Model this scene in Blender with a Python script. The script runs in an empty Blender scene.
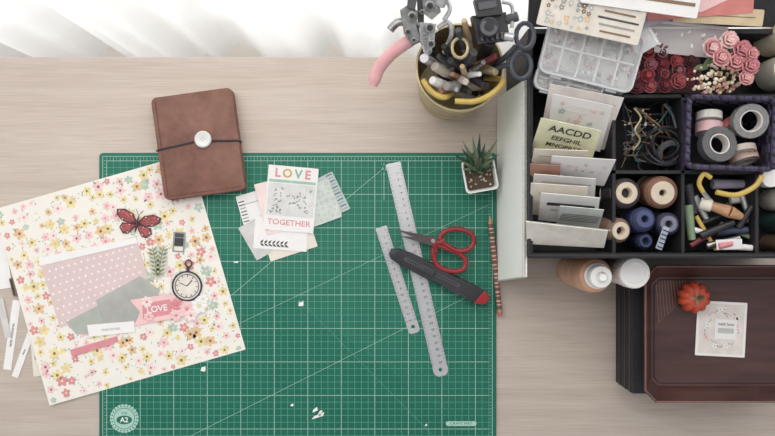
import bpy, bmesh, math, random
from mathutils import Vector, Matrix
random.seed(7)
S=.0015; H=1.1; T=.75
def W(px,py,z=0.0):
    k=(1-z/H)*S
    return Vector(((px-387.5)*k,(218-py)*k,T+z))
def lin(c):
    c/=255.0
    return c/12.92 if c<=.04045 else ((c+.055)/1.055)**2.4
def col(rgb): return (lin(rgb[0]),lin(rgb[1]),lin(rgb[2]),1)
MC={}
def mat(name,rgb=(0,0,0),rough=.6,metal=0.0,var=.10,scale=60,bump=0.0,alpha=1.0,stretch=(1,1,1)):
    if name in MC: return MC[name]
    m=bpy.data.materials.new(name); m.use_nodes=True
    nt=m.node_tree; b=nt.nodes['Principled BSDF']
    b.inputs['Roughness'].default_value=rough; b.inputs['Metallic'].default_value=metal
    b.inputs['Alpha'].default_value=alpha
    tc=nt.nodes.new('ShaderNodeTexCoord'); mp=nt.nodes.new('ShaderNodeMapping'); mp.inputs['Scale'].default_value=stretch
    nz=nt.nodes.new('ShaderNodeTexNoise'); nz.inputs['Scale'].default_value=scale; nz.inputs['Detail'].default_value=4
    cr=nt.nodes.new('ShaderNodeValToRGB')
    c=col(rgb)
    cr.color_ramp.elements[0].position=.3; cr.color_ramp.elements[1].position=.7
    cr.color_ramp.elements[0].color=tuple(x*(1-var) for x in c[:3])+(1,)
    cr.color_ramp.elements[1].color=tuple(min(1,x*(1+var)) for x in c[:3])+(1,)
    L=nt.links.new
    L(tc.outputs['Object'],mp.inputs['Vector']); L(mp.outputs['Vector'],nz.inputs['Vector'])
    L(nz.outputs['Fac'],cr.inputs['Fac']); L(cr.outputs['Color'],b.inputs['Base Color'])
    if bump:
        bp=nt.nodes.new('ShaderNodeBump'); bp.inputs['Strength'].default_value=bump; bp.inputs['Distance'].default_value=.001
        L(nz.outputs['Fac'],bp.inputs['Height']); L(bp.outputs['Normal'],b.inputs['Normal'])
    MC[name]=m; return m
TX={}
def text_geo(body,size,bold=0):
    k=(body,size,bold)
    if k in TX: return TX[k]
    cu=bpy.data.curves.new('t','FONT'); cu.body=body; cu.size=size; cu.align_x='CENTER'; cu.align_y='CENTER'; cu.resolution_u=3; cu.offset=bold*size
    ob=bpy.data.objects.new('t',cu); bpy.context.scene.collection.objects.link(ob)
    dg=bpy.context.evaluated_depsgraph_get(); e=ob.evaluated_get(dg); me=e.to_mesh()
    r=([v.co.copy() for v in me.vertices],[tuple(p.vertices) for p in me.polygons])
    e.to_mesh_clear(); bpy.data.objects.remove(ob); TX[k]=r; return r
def rrect(w,h,r,n=4):
    pts=[]
    for cx,cy,a0 in ((w/2-r,h/2-r,0),(-w/2+r,h/2-r,90),(-w/2+r,-h/2+r,180),(w/2-r,-h/2+r,270)):
        for i in range(n+1):
            a=math.radians(a0+90*i/n); pts.append((cx+r*math.cos(a),cy+r*math.sin(a)))
    return pts
def ell(w,h,n=16,cx=0,cy=0,rot=0):
    c,s=math.cos(rot),math.sin(rot)
    o=[]
    for i in range(n):
        a=2*math.pi*i/n; x=w*math.cos(a); y=h*math.sin(a); o.append((cx+x*c-y*s,cy+x*s+y*c))
    return o
def cat(pts,n=6,closed=False):
    pts=[Vector(p) for p in pts]; N=len(pts); o=[]
    rng=range(N if closed else N-1)
    for i in rng:
        if closed: p0,p1,p2,p3=pts[i-1],pts[i],pts[(i+1)%N],pts[(i+2)%N]
        else: p0,p1,p2,p3=pts[max(i-1,0)],pts[i],pts[i+1],pts[min(i+2,N-1)]
        for j in range(n):
            t=j/n
            o.append(.5*((2*p1)+(-p0+p2)*t+(2*p0-5*p1+4*p2-p3)*t*t+(-p0+3*p1-3*p2+p3)*t**3))
    if not closed: o.append(pts[-1])
    return o
I4=Matrix()
class M:
    def __init__(s,name): s.name=name; s.v=[]; s.f=[]; s.mi=[]; s.mats=[]; s.mx=Matrix()
    def add(s,vs,fs,m):
        if m not in s.mats: s.mats.append(m)
        i=s.mats.index(m); b=len(s.v)
        s.v+= [s.mx@Vector(v) for v in vs]; s.f+=[tuple(b+k for k in f) for f in fs]; s.mi+=[i]*len(fs)
    def prism(s,pts,z0,z1,m,bev=0.0):
        n=len(pts); vs=[(x,y,z0) for x,y in pts]
        if bev:
            vs+=[(x,y,z1-bev) for x,y in pts]
            cx=sum(p[0] for p in pts)/n; cy=sum(p[1] for p in pts)/n
            for fr,dz in ((.3,.3),(1,0)):
                for x,y in pts:
                    dx=x-cx; dy=y-cy; d=math.hypot(dx,dy) or 1
                    vs.append((x-dx/d*bev*fr,y-dy/d*bev*fr,z1-bev*dz))
            L=4
        else:
            vs+=[(x,y,z1) for x,y in pts]; L=2
        fs=[tuple(range(n))[::-1],tuple(range((L-1)*n,L*n))]
        for l in range(L-1):
            for i in range(n):
                j=(i+1)%n; fs.append((l*n+i,l*n+j,(l+1)*n+j,(l+1)*n+i))
        s.add(vs,fs,m)
    def flat(s,pts,z,m): s.add([(x,y,z) for x,y in pts],[tuple(range(len(pts)))],m)
    def box(s,c,d,m,rz=0):
        o=s.mx; s.mx=o@Matrix.Translation(c)@Matrix.Rotation(math.radians(rz),4,'Z')
        s.prism([(-d[0]/2,-d[1]/2),(d[0]/2,-d[1]/2),(d[0]/2,d[1]/2),(-d[0]/2,d[1]/2)],-d[2]/2,d[2]/2,m); s.mx=o
    def lathe(s,prof,m,seg=28,mx=I4):
        o=s.mx; s.mx=o@mx; n=len(prof)
        vs=[(r*math.cos(2*math.pi*i/seg),r*math.sin(2*math.pi*i/seg),z) for i in range(seg) for r,z in prof]
        fs=[(i*n+k,((i+1)%seg)*n+k,((i+1)%seg)*n+k+1,i*n+k+1) for i in range(seg) for k in range(n-1)]
        s.add(vs,fs,m); s.mx=o
    def cyl(s,p,q,r,m,r2=None,seg=16):
        p=Vector(p);q=Vector(q); r2=r if r2 is None else r2; d=(q-p); L=d.length
        mx=Matrix.Translation(p)@d.to_track_quat('Z','Y').to_matrix().to_4x4()
        b=min(r,r2,L)*.15
        s.lathe([(0,0),(max(r-b,0),0),(r,b),(r2,L-b),(max(r2-b,0),L),(0,L)],m,seg,mx)
    def tube(s,path,r,m,seg=8,closed=False,flat=1.0):
        P=[Vector(p) for p in path]; n=len(P); R=r if isinstance(r,(list,tuple)) else [r]*n
        vs=[];nrm=None
        for i in range(n):
            if closed: t=(P[(i+1)%n]-P[i-1])
            else: t=P[min(i+1,n-1)]-P[max(i-1,0)]
            t.normalize()
            up=Vector((0,0,1)) if abs(t.z)<.95 else Vector((1,0,0))
            if nrm is None: nrm=(up-t*up.dot(t)).normalized()
            else:
                nrm=(nrm-t*nrm.dot(t)); nrm.normalize()
            bn=t.cross(nrm)
            for k in range(seg):
                a=2*math.pi*k/seg; vs.append(P[i]+nrm*math.cos(a)*R[i]*flat+bn*math.sin(a)*R[i])
        fs=[]
        for i in range(n if closed else n-1):
            for k in range(seg):
                j=(i+1)%n; fs.append((i*seg+k,i*seg+(k+1)%seg,j*seg+(k+1)%seg,j*seg+k))
        if not closed: fs+= [tuple(range(seg)),tuple(range((n-1)*seg,n*seg))]
        s.add(vs,fs,m)
    def ball(s,c,r,m,mx=None,seg=10,rings=6):
        if not isinstance(r,(list,tuple)): r=(r,r,r)
        R=Matrix.Translation(c)@(mx or I4)@Matrix.Diagonal((r[0],r[1],r[2],1))
        s.lathe([(math.sin(math.pi*k/rings),-math.cos(math.pi*k/rings)) for k in range(rings+1)],m,seg,R)
    def slab(s,pts,t,m):
        P=[Vector(p) for p in pts]; n=(P[1]-P[0]).cross(P[2]-P[0]).normalized()
        if n.z<0: n=-n
        N=len(P); vs=P+[p-n*t for p in P]
        s.add(vs,[tuple(range(N)),tuple(range(N,2*N))]+[(i,(i+1)%N,N+(i+1)%N,N+i) for i in range(N)],m)
    def text(s,body,size,m,x=0,y=0,z=0,rz=0,sx=1,bold=0):
        v,f=text_geo(body,size,bold); o=s.mx
        s.mx=o@Matrix.Translation((x,y,z))@Matrix.Rotation(math.radians(rz),4,'Z')@Matrix.Diagonal((sx,1,1,1)); s.add(v,f,m); s.mx=o
    def done(s,angle=38,smooth=True):
        lo=Vector([min(v[i] for v in s.v) for i in range(3)]); hi=Vector([max(v[i] for v in s.v) for i in range(3)])
        o=Vector(((lo.x+hi.x)/2,(lo.y+hi.y)/2,lo.z))
        me=bpy.data.meshes.new(s.name); me.from_pydata([v-o for v in s.v],[],s.f)
        for m in s.mats: me.materials.append(m)
        me.polygons.foreach_set('material_index',s.mi)
        me.update()
        bm=bmesh.new(); bm.from_mesh(me); bmesh.ops.recalc_face_normals(bm,faces=bm.faces); bm.to_mesh(me); bm.free()
        if smooth:
            me.polygons.foreach_set('use_smooth',[True]*len(me.polygons)); me.set_sharp_from_angle(angle=math.radians(angle))
        ob=bpy.data.objects.new(s.name,me); ob.location=o; bpy.context.scene.collection.objects.link(ob)
        return ob
def FR(px,py,z=0,deg=0): return Matrix.Translation(W(px,py,z))@Matrix.Rotation(math.radians(deg),4,'Z')
def TRI(px,py,z,rx=0,ry=0,rz=0):
    R=math.radians
    return Matrix.Translation(W(px,py,z))@Matrix.Rotation(R(rz),4,'Z')@Matrix.Rotation(R(ry),4,'Y')@Matrix.Rotation(R(rx),4,'X')

# ---------------- materials
white=mat('white_paper',(236,233,231),.7,var=.02)
cream=mat('cream_paper',(228,220,206),.7,var=.04)
black=mat('black_plastic',(42,41,45),.4,var=.15)
blackm=mat('black_leather',(36,34,38),.65,var=.25,scale=300,bump=.4)
ink=mat('dark_ink',(56,56,62),.6)
steel=mat('steel',(196,196,198),.36,metal=.6,var=.06,scale=30,stretch=(1,12,1))
chrome=mat('chrome',(160,160,158),.24,metal=.9,var=.3,scale=90)
pink=mat('pink_paper',(236,196,196),.6,var=.05)
hotpink=mat('rose_print',(216,142,148),.6,var=.08)
palepink=mat('pale_pink_paper',(238,218,214),.7,var=.04)
teal=mat('teal_print',(138,164,158),.7)
greyt=mat('grey_print',(154,154,152),.7)
yellow=mat('yellow_print',(230,212,156),.7,var=.1)
orange=mat('orange_print',(226,190,146),.7,var=.1)
brownp=mat('brown_print',(134,110,88),.7)
sage=mat('sage_paper',(172,176,166),.7,var=.08)
red=mat('red_plastic',(168,36,42),.35,var=.08)
gold=mat('gold_metal',(188,172,136),.36,metal=.55,var=.06)
yel=mat('yellow_plastic',(204,174,92),.4)
woodh=mat('handle_wood',(184,140,105),.5,var=.15,stretch=(1,6,1))
darkg=mat('dark_grey',(72,72,76),.4)
slate=mat('slate_plastic',(58,62,72),.35)
navy=mat('navy_plastic',(52,60,84),.4)

def nodesmat(name):
    m=bpy.data.materials.new(name); m.use_nodes=True; return m,m.node_tree,m.node_tree.nodes['Principled BSDF']
# desk wood
dm,nt,b=nodesmat('whitewashed_oak')
tc=nt.nodes.new('ShaderNodeTexCoord'); L=nt.links.new
def noise(sc,stretch,detail=6,dist=0):
    mp=nt.nodes.new('ShaderNodeMapping'); mp.inputs['Scale'].default_value=stretch
    nz=nt.nodes.new('ShaderNodeTexNoise'); nz.inputs['Scale'].default_value=sc; nz.inputs['Detail'].default_value=detail; nz.inputs['Distortion'].default_value=dist
    L(tc.outputs['Object'],mp.inputs['Vector']); L(mp.outputs['Vector'],nz.inputs['Vector']); return nz
n1=noise(3,(1.0,26,1),6,.4); n2=noise(16,(1,45,1),4)
mx=nt.nodes.new('ShaderNodeMath'); mx.operation='MULTIPLY_ADD'; mx.inputs[1].default_value=.6
L(n2.outputs['Fac'],mx.inputs[0]); 
m2=nt.nodes.new('ShaderNodeMath'); m2.operation='MULTIPLY'; m2.inputs[1].default_value=.4; L(n1.outputs['Fac'],m2.inputs[0]); L(m2.outputs[0],mx.inputs[2])
cr=nt.nodes.new('ShaderNodeValToRGB'); cr.color_ramp.elements[0].position=.36; cr.color_ramp.elements[1].position=.62
cr.color_ramp.elements[0].color=col((184,169,156)); cr.color_ramp.elements[1].color=col((203,190,178))
L(mx.outputs[0],cr.inputs['Fac']); L(cr.outputs['Color'],b.inputs['Base Color']); b.inputs['Roughness'].default_value=.5
dx0,dx1=-.85,.85; dyb=(218-57)*S; dyf=-.50
d=M('desk')
d.mx=Matrix.Translation(((dx0+dx1)/2,(dyb+dyf)/2,0))
d.prism(rrect(dx1-dx0,dyb-dyf,.006),T-.03,T,dm,bev=.002)
legm=mat('white_painted_metal',(225,222,218),.4)
for sx in (-1,1):
    for sy in (-1,1):
        d.box((sx*.78,sy*.31,(T-.03)/2),(.05,.05,T-.03),legm)
d.box((0,.31,T-.06),(1.5,.02,.06),legm); d.box((0,-.31,T-.06),(1.5,.02,.06),legm)
d.done()
f=M('floor'); f.box((0,-.6,-.02),(5,4.2,.04),mat('pale_floor',(205,198,190),.5,var=.08,scale=6)); f.done()
wm=mat('wall_paint',(228,226,222),.8,var=.02)
w=M('wall_back')
wy=.75
w.box((-2.05,wy,1.3),(.9,.12,2.6),wm); w.box((2.05,wy,1.3),(.9,.12,2.6),wm); w.box((0,wy,.1),(3.2,.12,.2),wm); w.box((0,wy,2.5),(3.2,.12,.2),wm)
w.done()
w=M('window_1')
for x in (-1.56,-.5,.5,1.56): w.box((x,wy,1.3),(.07,.07,2.18),legm)
for z in (.24,2.36): w.box((0,wy,z),(3.1,.07,.07),legm)
w.done()
# sheer curtain
cm,nt,b=nodesmat('sheer_curtain'); L=nt.links.new
out=nt.nodes['Material Output']; nt.nodes.remove(b)
tr=nt.nodes.new('ShaderNodeBsdfTranslucent'); tr.inputs[0].default_value=(.95,.95,.94,1)
df=nt.nodes.new('ShaderNodeBsdfDiffuse'); df.inputs[0].default_value=(.93,.93,.92,1)
mi=nt.nodes.new('ShaderNodeMixShader'); 
tc=nt.nodes.new('ShaderNodeTexCoord'); nz=nt.nodes.new('ShaderNodeTexNoise'); nz.inputs['Scale'].default_value=5
mr=nt.nodes.new('ShaderNodeMapRange'); mr.inputs['To Min'].default_value=.35; mr.inputs['To Max'].default_value=.65
L(tc.outputs['Object'],nz.inputs['Vector']); L(nz.outputs['Fac'],mr.inputs['Value']); L(mr.outputs[0],mi.inputs[0])
L(df.outputs[0],mi.inputs[1]); L(tr.outputs[0],mi.inputs[2]); L(mi.outputs[0],out.inputs[0])
c=M('curtain'); vs=[];fs=[]; NX=480
for i in range(NX+1):
    x=-1.5+3*i/NX
    a=.027*math.sin(x*28+1.6*math.sin(x*7))+.013*math.sin(x*71+2*math.sin(x*11))
    for k,z in enumerate((.04,.5,1.2,2.5)):
        vs.append((x+.01*math.sin(x*20+z*2),.390+a*(1-.15*k),z))
for i in range(NX):
    for k in range(3):
        q=i*4+k; fs.append((q,q+4,q+5,q+1))
c.add(vs,fs,cm); c.done(angle=180)
c=M('curtain_rod'); c.cyl((-1.6,.390,2.52),(1.6,.390,2.52),.012,chrome); c.done()

# ---------------- cutting mat
g=mat('mat_green',(10,104,82),.6,var=.05,scale=20)
gl=mat('mat_white_print',(164,200,186),.6,var=.03)
glf=mat('mat_fine_print',(92,160,140),.6,var=.03)
MT=.003
m=M('cutting_mat')
x0,x1=100,496; y0,y1=153,450
m.mx=FR((x0+x1)/2,(y0+y1)/2)
wm_,hm_=(x1-x0)*S,(y1-y0)*S
m.prism(rrect(wm_,hm_,.006),0,MT,g,bev=.0004)
m.mx=Matrix.Translation((0,0,T))
def line(mm,xa,ya,xb,yb,w_,z,mt):
    a=Vector(((xa-387.5)*S,(218-ya)*S)); b_=Vector(((xb-387.5)*S,(218-yb)*S)); d_=(b_-a).normalized(); n_=Vector((-d_.y,d_.x))*w_/2
    mm.flat([tuple(a-n_),tuple(b_-n_),tuple(b_+n_),tuple(a+n_)],z,mt)
gx0,gx1,gy0,gy1=107.5,488.5,161,442
z=MT+.00008
n=57; st=(gx1-gx0)/n
for i in range(n+1):
    x=gx0+i*st; line(m,x,gy0,x,gy1,.0008 if i%5==0 else .0006,z,gl if i%5==0 else glf)
k=0
y=gy0
while y<gy1+.1:
    line(m,gx0,y,gx1,y,.0008 if k%5==0 else .0006,z,gl if k%5==0 else glf); y+=st; k+=1
for x in (103.5,492): line(m,x,156.5,x,446,.0008,z+.00004,gl)
for yy in (156.5,446): line(m,103.5,yy,492,yy,.0008,z+.00004,gl)
for i in range(n*2+1):
    x=gx0+i*st/2; line(m,x,157.5,x,159.5 if i%2 else 161,.0005,z,gl)
for i in range(84):
    y=gy0+i*st/2
    line(m,104.5,y,106 if i%2 else 107.5,y,.0005,z,gl); line(m,491,y,489.6 if i%2 else 488.5,y,.0005,z,gl)
z2=z+.00004
line(m,190,330,390,163,.0006,z2,gl); line(m,190,436,480,290,.0005,z2,gl); line(m,120,380,488,205,.0004,z2,gl); line(m,384,163,384,200,.0008,z2,gl)
line(m,300,300,440,442,.0004,z2,glf)
for bx,by,t in ((204,369,'A4'),(301,302,'A5'),(384,169,'A3')):
    p=W(bx,by); m.box((p.x,p.y,z2+.00002),(.010,.009,.00006),g); m.text(t,.0075,gl,p.x,p.y,z2+.0001)
p=W(125,418); o=m.mx; m.mx=Matrix.Translation((p.x,p.y,T+z2+.0001))
star=[((.022 if i%2 else .0205)*math.cos(i*math.pi/24),(.022 if i%2 else .0205)*math.sin(i*math.pi/24)) for i in range(48)]
m.prism(star,-.0001,0,gl)
for i in range(24): 
    a=i*math.pi/12; m.flat(ell(.0011,.0011,6,.0185*math.cos(a),.0185*math.sin(a)),.00003,g)
m.flat(ell(.0160,.0160,32),.00004,g); m.flat(ell(.0152,.0152,32),.00007,gl); m.prism(ell(.0118,.0065,24,0,-.002),.00007,.0001,g); m.text('A2',.0105,white,0,-.0022,.00014,bold=.02)
m.text('mat',.006,g,0,.0085,.0001)
m.mx=o
p=W(461,423); m.mx=Matrix.Translation((p.x,p.y,T+z2+.0001)); m.prism(rrect(.046,.007,.0034),-.0001,0,gl); m.text('CRAFT MAT',.0052,g,0,0,.0001,sx=1.2); m.mx=o
m.done()

# ---------------- floral helper
def flower(m,x,y,r,z,pm,cmn,petals=5,rot=None):
    rot=random.random()*6 if rot is None else rot
    for i in range(petals):
        a=rot+2*math.pi*i/petals
        m.flat(ell(r*.5,r*.36,7,x+r*.55*math.cos(a),y+r*.55*math.sin(a),a),z+i*.000006,pm)
    m.flat(ell(r*.26,r*.26,7,x,y),z+.00006,cmn)
def leaf(m,x,y,l,a,z,mt):
    c_,s_=math.cos(a),math.sin(a)
    m.flat([(x+u*c_-v*s_,y+u*s_+v*c_) for u,v in ((0,0),(l*.4,l*.2),(l,0),(l*.4,-l*.2))],z,mt)
def pattern(m,w,h,z,step,rr,pals,leafm,dens=1.0,lw=None):
    ny=int(h/step); nx=int(w/step)
    for i in range(nx):
        for j in range(ny):
            x=-w/2+(i+.5)*w/nx+random.uniform(-.28,.28)*step; y=-h/2+(j+.5)*h/ny+random.uniform(-.28,.28)*step
            if random.random()>dens: continue
            r=rr*random.uniform(.5,1.05)
            r=min(r,w/2-abs(x)-.0005,h/2-abs(y)-.0005)
            if r<rr*.25: continue
            pm,cc=random.choice(pals)
            if leafm and r>rr*.4:
                for q in range(2): leaf(m,x,y,r*1.35 if r<w/2-abs(x)-r*.5 else r,random.random()*6.28,z-.00003,random.choice(leafm))
            flower(m,x,y,r,z,pm,cc)
# floral sheet
m=M('floral_scrapbook_paper'); SZ=MT+.0006
m.mx=FR(119.5,279.5,SZ,16)
q=.305
m.prism(rrect(q,q,.0005,1),-.0003,0,mat('floral_sheet_base',(236,231,222),.75,var=.02))
mint=mat('mint_leaf_print',(176,196,184),.7); lgrey=mat('pale_grey_print',(188,190,186),.7); dteal=mat('grey_teal_print',(126,146,142),.7)
pals=[(yellow,brownp),(yellow,orange),(yellow,brownp),(yellow,brownp),(pink,hotpink),(hotpink,yellow),(orange,brownp),(palepink,hotpink),(mint,yellow),(pink,brownp)]
pattern(m,q-.002,q-.002,.0001,.0160,.0088,pals,[mint,lgrey,dteal,mat('leaf_print',(180,186,156),.7)],.92)
for i in range(520):
    x=random.uniform(-q/2+.006,q/2-.006); y=random.uniform(-q/2+.006,q/2-.006)
    if i%2: m.flat(ell(.0010,.0010,5,x,y),.00005,random.choice([teal,hotpink,greyt,yellow]))
    else: leaf(m,x,y,.0045,random.random()*6.28,.00004,random.choice([mint,lgrey,greyt,dteal]))
m.done(smooth=False)
# ephemera
EZ=SZ+.0003
def poly(name,pts,z,mt,t=.0002):
    m=M(name); m.slab([W(a,b_,z) for a,b_ in pts],t,mt); return m
pz=mat('vellum_pink',(228,206,204),.5,var=.03,alpha=.88)
m=poly('vellum_sheet',[(40,262),(136,236),(152,292),(60,328)],EZ+.0003,pz)
dots=mat('vellum_dots',(238,226,224),.6)
for i in range(14):
    for j in range(9):
        u=(i+.5+.5*(j%2))/15; v=(j+.5)/9; a=(40+96*u+(20+(-4)*u)*v); b_=(262-26*u+(66-10*u)*v)
        p=W(a,b_,EZ+.0004); m.flat(ell(.0019,.0019,6,p.x,p.y),p.z,dots)
m.done(smooth=False)
poly('sage_card',[(66,322),(150,278),(153,316),(104,334),(76,334)],EZ+.0006,sage).done()
poly('vellum_sheet',[(96,300),(140,276),(160,290),(150,322),(104,326)],EZ+.0008,mat('grey_vellum',(196,196,190),.5,alpha=.7)).done()
poly('paper_strip',[(38,258),(136,237),(138,243),(40,266)],EZ+.0009,white).done()
m=poly('ticket_label',[(87,325),(134,321),(135,332),(89,337)],EZ+.0011,white); m.text('memories',.007,greyt,*W(111,329,EZ+.001)[:2],z=T+EZ+.0012,rz=5); m.done()
m=poly('paper_strip',[(70,350),(117,336),(118,341),(110,345),(72,357)],EZ+.0009,hotpink); m.done()
m=poly('banner_sticker',[(130,300),(176,293),(183,303),(177,318),(134,326),(140,312)],EZ+.0011,pink)
m.slab([W(a,b_,EZ+.0013) for a,b_ in ((142,304),(170,299),(172,314),(143,319))],.0002,hotpink)
m.text('LOVE',.013,white,*W(157,309,EZ+.0014)[:2],z=T+EZ+.0015,rz=8,bold=.02)
m.done()
m=M('leaf_sticker'); m.mx=FR(158,262,EZ+.0008,0)
m.prism(ell(.014,.025,14),-.0002,0,mat('pale_sage',(208,208,196),.7))
gl1=mat('leaf_green',(128,138,112),.6); gl2=mat('leaf_olive',(160,156,120),.6)
for x0_,sg0 in ((-.004,-1),(.004,1)):
    m.tube([(x0_*.3,-.022,.0004),(x0_,0,.0004),(x0_*2,.022,.0004)],.0005,gl1,5)
    for i in range(7):
        for sg in (-1,1): leaf(m,x0_*(.3+.25*i),-.02+i*.006,.010,math.pi/2-sg*.9-sg0*.2,.0003,gl1 if i%2 else gl2)
m.done()
# butterfly
m=M('butterfly_sticker'); m.mx=FR(137,224,EZ+.0006,-12)
bf=mat('butterfly_red',(170,86,86),.5,var=.35,scale=260); bd=mat('butterfly_dark',(92,54,56),.5)
for sg in (-1,1):
    up=[(0,.002),(.008*sg,.014),(.022*sg,.019),(.034*sg,.016),(.033*sg,.008),(.024*sg,.001),(.010*sg,-.002)]
    lo=[(0,0),(.010*sg,-.001),(.022*sg,-.002),(.025*sg,-.010),(.018*sg,-.018),(.010*sg,-.017),(.004*sg,-.009)]
    for P in (up,lo):
        cx=sum(p[0] for p in P)/7; cy=sum(p[1] for p in P)/7
        m.prism(P,0,.0004,bd); m.flat([(cx+(p[0]-cx)*.8,cy+(p[1]-cy)*.8) for p in P],.0005,bf)
        for k in range(1,6):
            q1=(cx+(P[k][0]-cx)*.85,cy+(P[k][1]-cy)*.85)
            m.tube([(0,0,.0006),(q1[0],q1[1],.0006)],.0003,bd,4)
            m.flat(ell(.0010,.0010,6,cx+(P[k][0]-cx)*.72,cy+(P[k][1]-cy)*.72),.0009,palepink if k%2 else bd)
m.ball((0,0,.001),(.0018,.013,.0015),bd)
for sg in (-1,1): m.tube([(0,.012,.001),(.003*sg,.018,.001),(.006*sg,.022,.001)],.0003,bd,4)
m.done()
m=M('film_tag'); m.mx=FR(179,242,EZ+.0005,-4); m.prism(rrect(.018,.030,.001),0,.0003,mat('tag_grey',(150,148,146),.5)); m.flat(rrect(.0135,.012,.001),.0004,ink)
m.mx=FR(179,242,EZ+.0005,-4)@Matrix.Translation((0,-.010,0)); m.flat(rrect(.013,.006,.001),.0004,cream)
m.mx=FR(179,242,EZ+.0005,-4)@Matrix.Translation((0,.010,0)); m.flat(rrect(.013,.006,.001),.0004,darkg); m.done()
# pocket watch sticker
m=M('pocket_watch_sticker'); m.mx=FR(187,286,EZ+.0012,-4)
m.prism(ell(.0215,.0215,28),-.0003,0,mat('watch_face',(228,220,210),.5))
for rr,t in ((.0215,.0013),(.0175,.0005)):
    m.tube([(rr*math.cos(a*math.pi/18),rr*math.sin(a*math.pi/18),.0004) for a in range(36)],t,ink,6,True)
for a in range(12):
    t=a*math.pi/6; m.tube([(.0135*math.cos(t),.0135*math.sin(t),.0003),(.0165*math.cos(t),.0165*math.sin(t),.0003)],.0005,ink,4)
m.tube([(0,0,.0005),(.007,.009,.0005)],.0007,ink,4); m.tube([(0,0,.0005),(-.011,.004,.0005)],.0005,ink,4)
m.cyl((0,.0215,.0006),(0,.029,.0006),.0022,ink); m.tube([(.005*math.cos(a),.034+.005*math.sin(a),.0006) for a in [k*.524 for k in range(12)]],.0009,ink,6,True)
m.done()
m=M('flower_sticker'); m.mx=FR(199,306,EZ+.0016)
for dx,dy,r,pm in ((0,0,.013,white),(-.018,-.004,.014,pink),(-.034,.002,.010,hotpink),(-.012,-.014,.010,palepink),(.006,.010,.009,white),(-.034,-.014,.010,pink),(-.078,.006,.009,palepink),(-.075,-.016,.008,pink)):
    m.prism(ell(r*.8,r*.8,14,dx,dy),-.0002,0,pm)
    for i in range(7):
        a=i*.9; m.ball((dx+r*.6*math.cos(a),dy+r*.6*math.sin(a),.0002),(r*.42,r*.3,.0006),pm,Matrix.Rotation(a,4,'Z'),8,4)
    m.ball((dx,dy,.0006),(r*.2,r*.2,.0008),yellow if pm is white else hotpink)
m.done()
# papers at left edge
def tag(name,px,py,w,h,deg,z,mt,txt=None):
    m=M(name); m.mx=FR(px,py,z,deg); m.prism(rrect(w,h,.001),0,.0003,mt)
    if txt: m.text(txt,w*.5,ink,0,0,.0004,90,bold=.01)
    return m
tag('paper_tag',12,335,.012,.105,-8,.0002,white,'little moments').done()
tag('paper_tag',24,352,.010,.080,-20,.0006,white,'date').done()
tag('paper_tag',2,262,.02,.08,8,.001,white).done()
tag('paper_tag',36,358,.012,.055,5,.001,cream,'||||').done()
tag('paper_tag',4,318,.010,.06,12,.0012,mat('grey_tag',(205,203,200),.6)).done()
m=M('small_clip'); m.mx=FR(14,287,.0006,14); m.prism(rrect(.006,.028,.002),0,.003,brownp); m.tube([(0,.012,.004),(0,-.012,.004)],.001,black,6); m.done()

# ---------------- notebook
lea,nt,b=nodesmat('brown_leather'); L=nt.links.new
tc=nt.nodes.new('ShaderNodeTexCoord'); n1=nt.nodes.new('ShaderNodeTexNoise'); n1.inputs['Scale'].default_value=28; n1.inputs['Detail'].default_value=9; n1.inputs['Roughness'].default_value=.7
cr=nt.nodes.new('ShaderNodeValToRGB'); cr.color_ramp.elements[0].position=.3; cr.color_ramp.elements[1].position=.72
cr.color_ramp.elements[0].color=col((104,67,56)); cr.color_ramp.elements[1].color=col((144,101,86))
L(tc.outputs['Object'],n1.inputs['Vector']); L(n1.outputs['Fac'],cr.inputs['Fac']); L(cr.outputs['Color'],b.inputs['Base Color']); b.inputs['Roughness'].default_value=.6
bp=nt.nodes.new('ShaderNodeBump'); bp.inputs['Strength'].default_value=.3; bp.inputs['Distance'].default_value=.001; L(n1.outputs['Fac'],bp.inputs['Height']); L(bp.outputs['Normal'],b.inputs['Normal'])
m=M('leather_notebook'); m.mx=FR(201,145,MT+.0008,7.8)
nw,nh=.120,.152
m.prism(rrect(nw,nh,.008),0,.0025,lea,bev=.0006)
m.prism(rrect(nw-.008,nh-.008,.004),.0025,.0145,cream)
m.prism(rrect(nw,nh,.008),.0145,.018,lea,bev=.0012)
m.box((-nw/2+.0012,0,.009),(.0024,nh-.014,.016),lea)
stc=mat('stitch_thread',(80,45,36),.8)
for i in range(34):
    m.box((-nw/2+.006,-nh/2+.008+i*.0041,.0182),(.0008,.0026,.0006),stc)
for i in range(26): m.box((-nw/2+.010+i*.0041,-nh/2+.005,.0182),(.0026,.0008,.0006),stc)
m.tube([(-nw/2-.0012,-.002,.002),(-nw/2-.0012,-.002,.018),(-nw/2+.003,-.001,.0192),(0,.004,.0195),(nw/2-.003,-.003,.0192),(nw/2+.0012,-.004,.018),(nw/2+.0012,-.004,.002)],.0014,black,8)
m.lathe([(0,.0195),(.012,.0195),(.0125,.0215),(.011,.0235),(.0075,.0232),(.006,.0225),(0,.0225)],mat('button_white',(225,224,220),.3,var=.03),28,Matrix.Translation((.009,.005,0)))
for a in range(4): m.cyl((.009+.0025*math.cos(a*1.57),.005+.0025*math.sin(a*1.57),.0222),(.009+.0025*math.cos(a*1.57),.005+.0025*math.sin(a*1.57),.0229),.0008,greyt,seg=8)
m.done()

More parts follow.
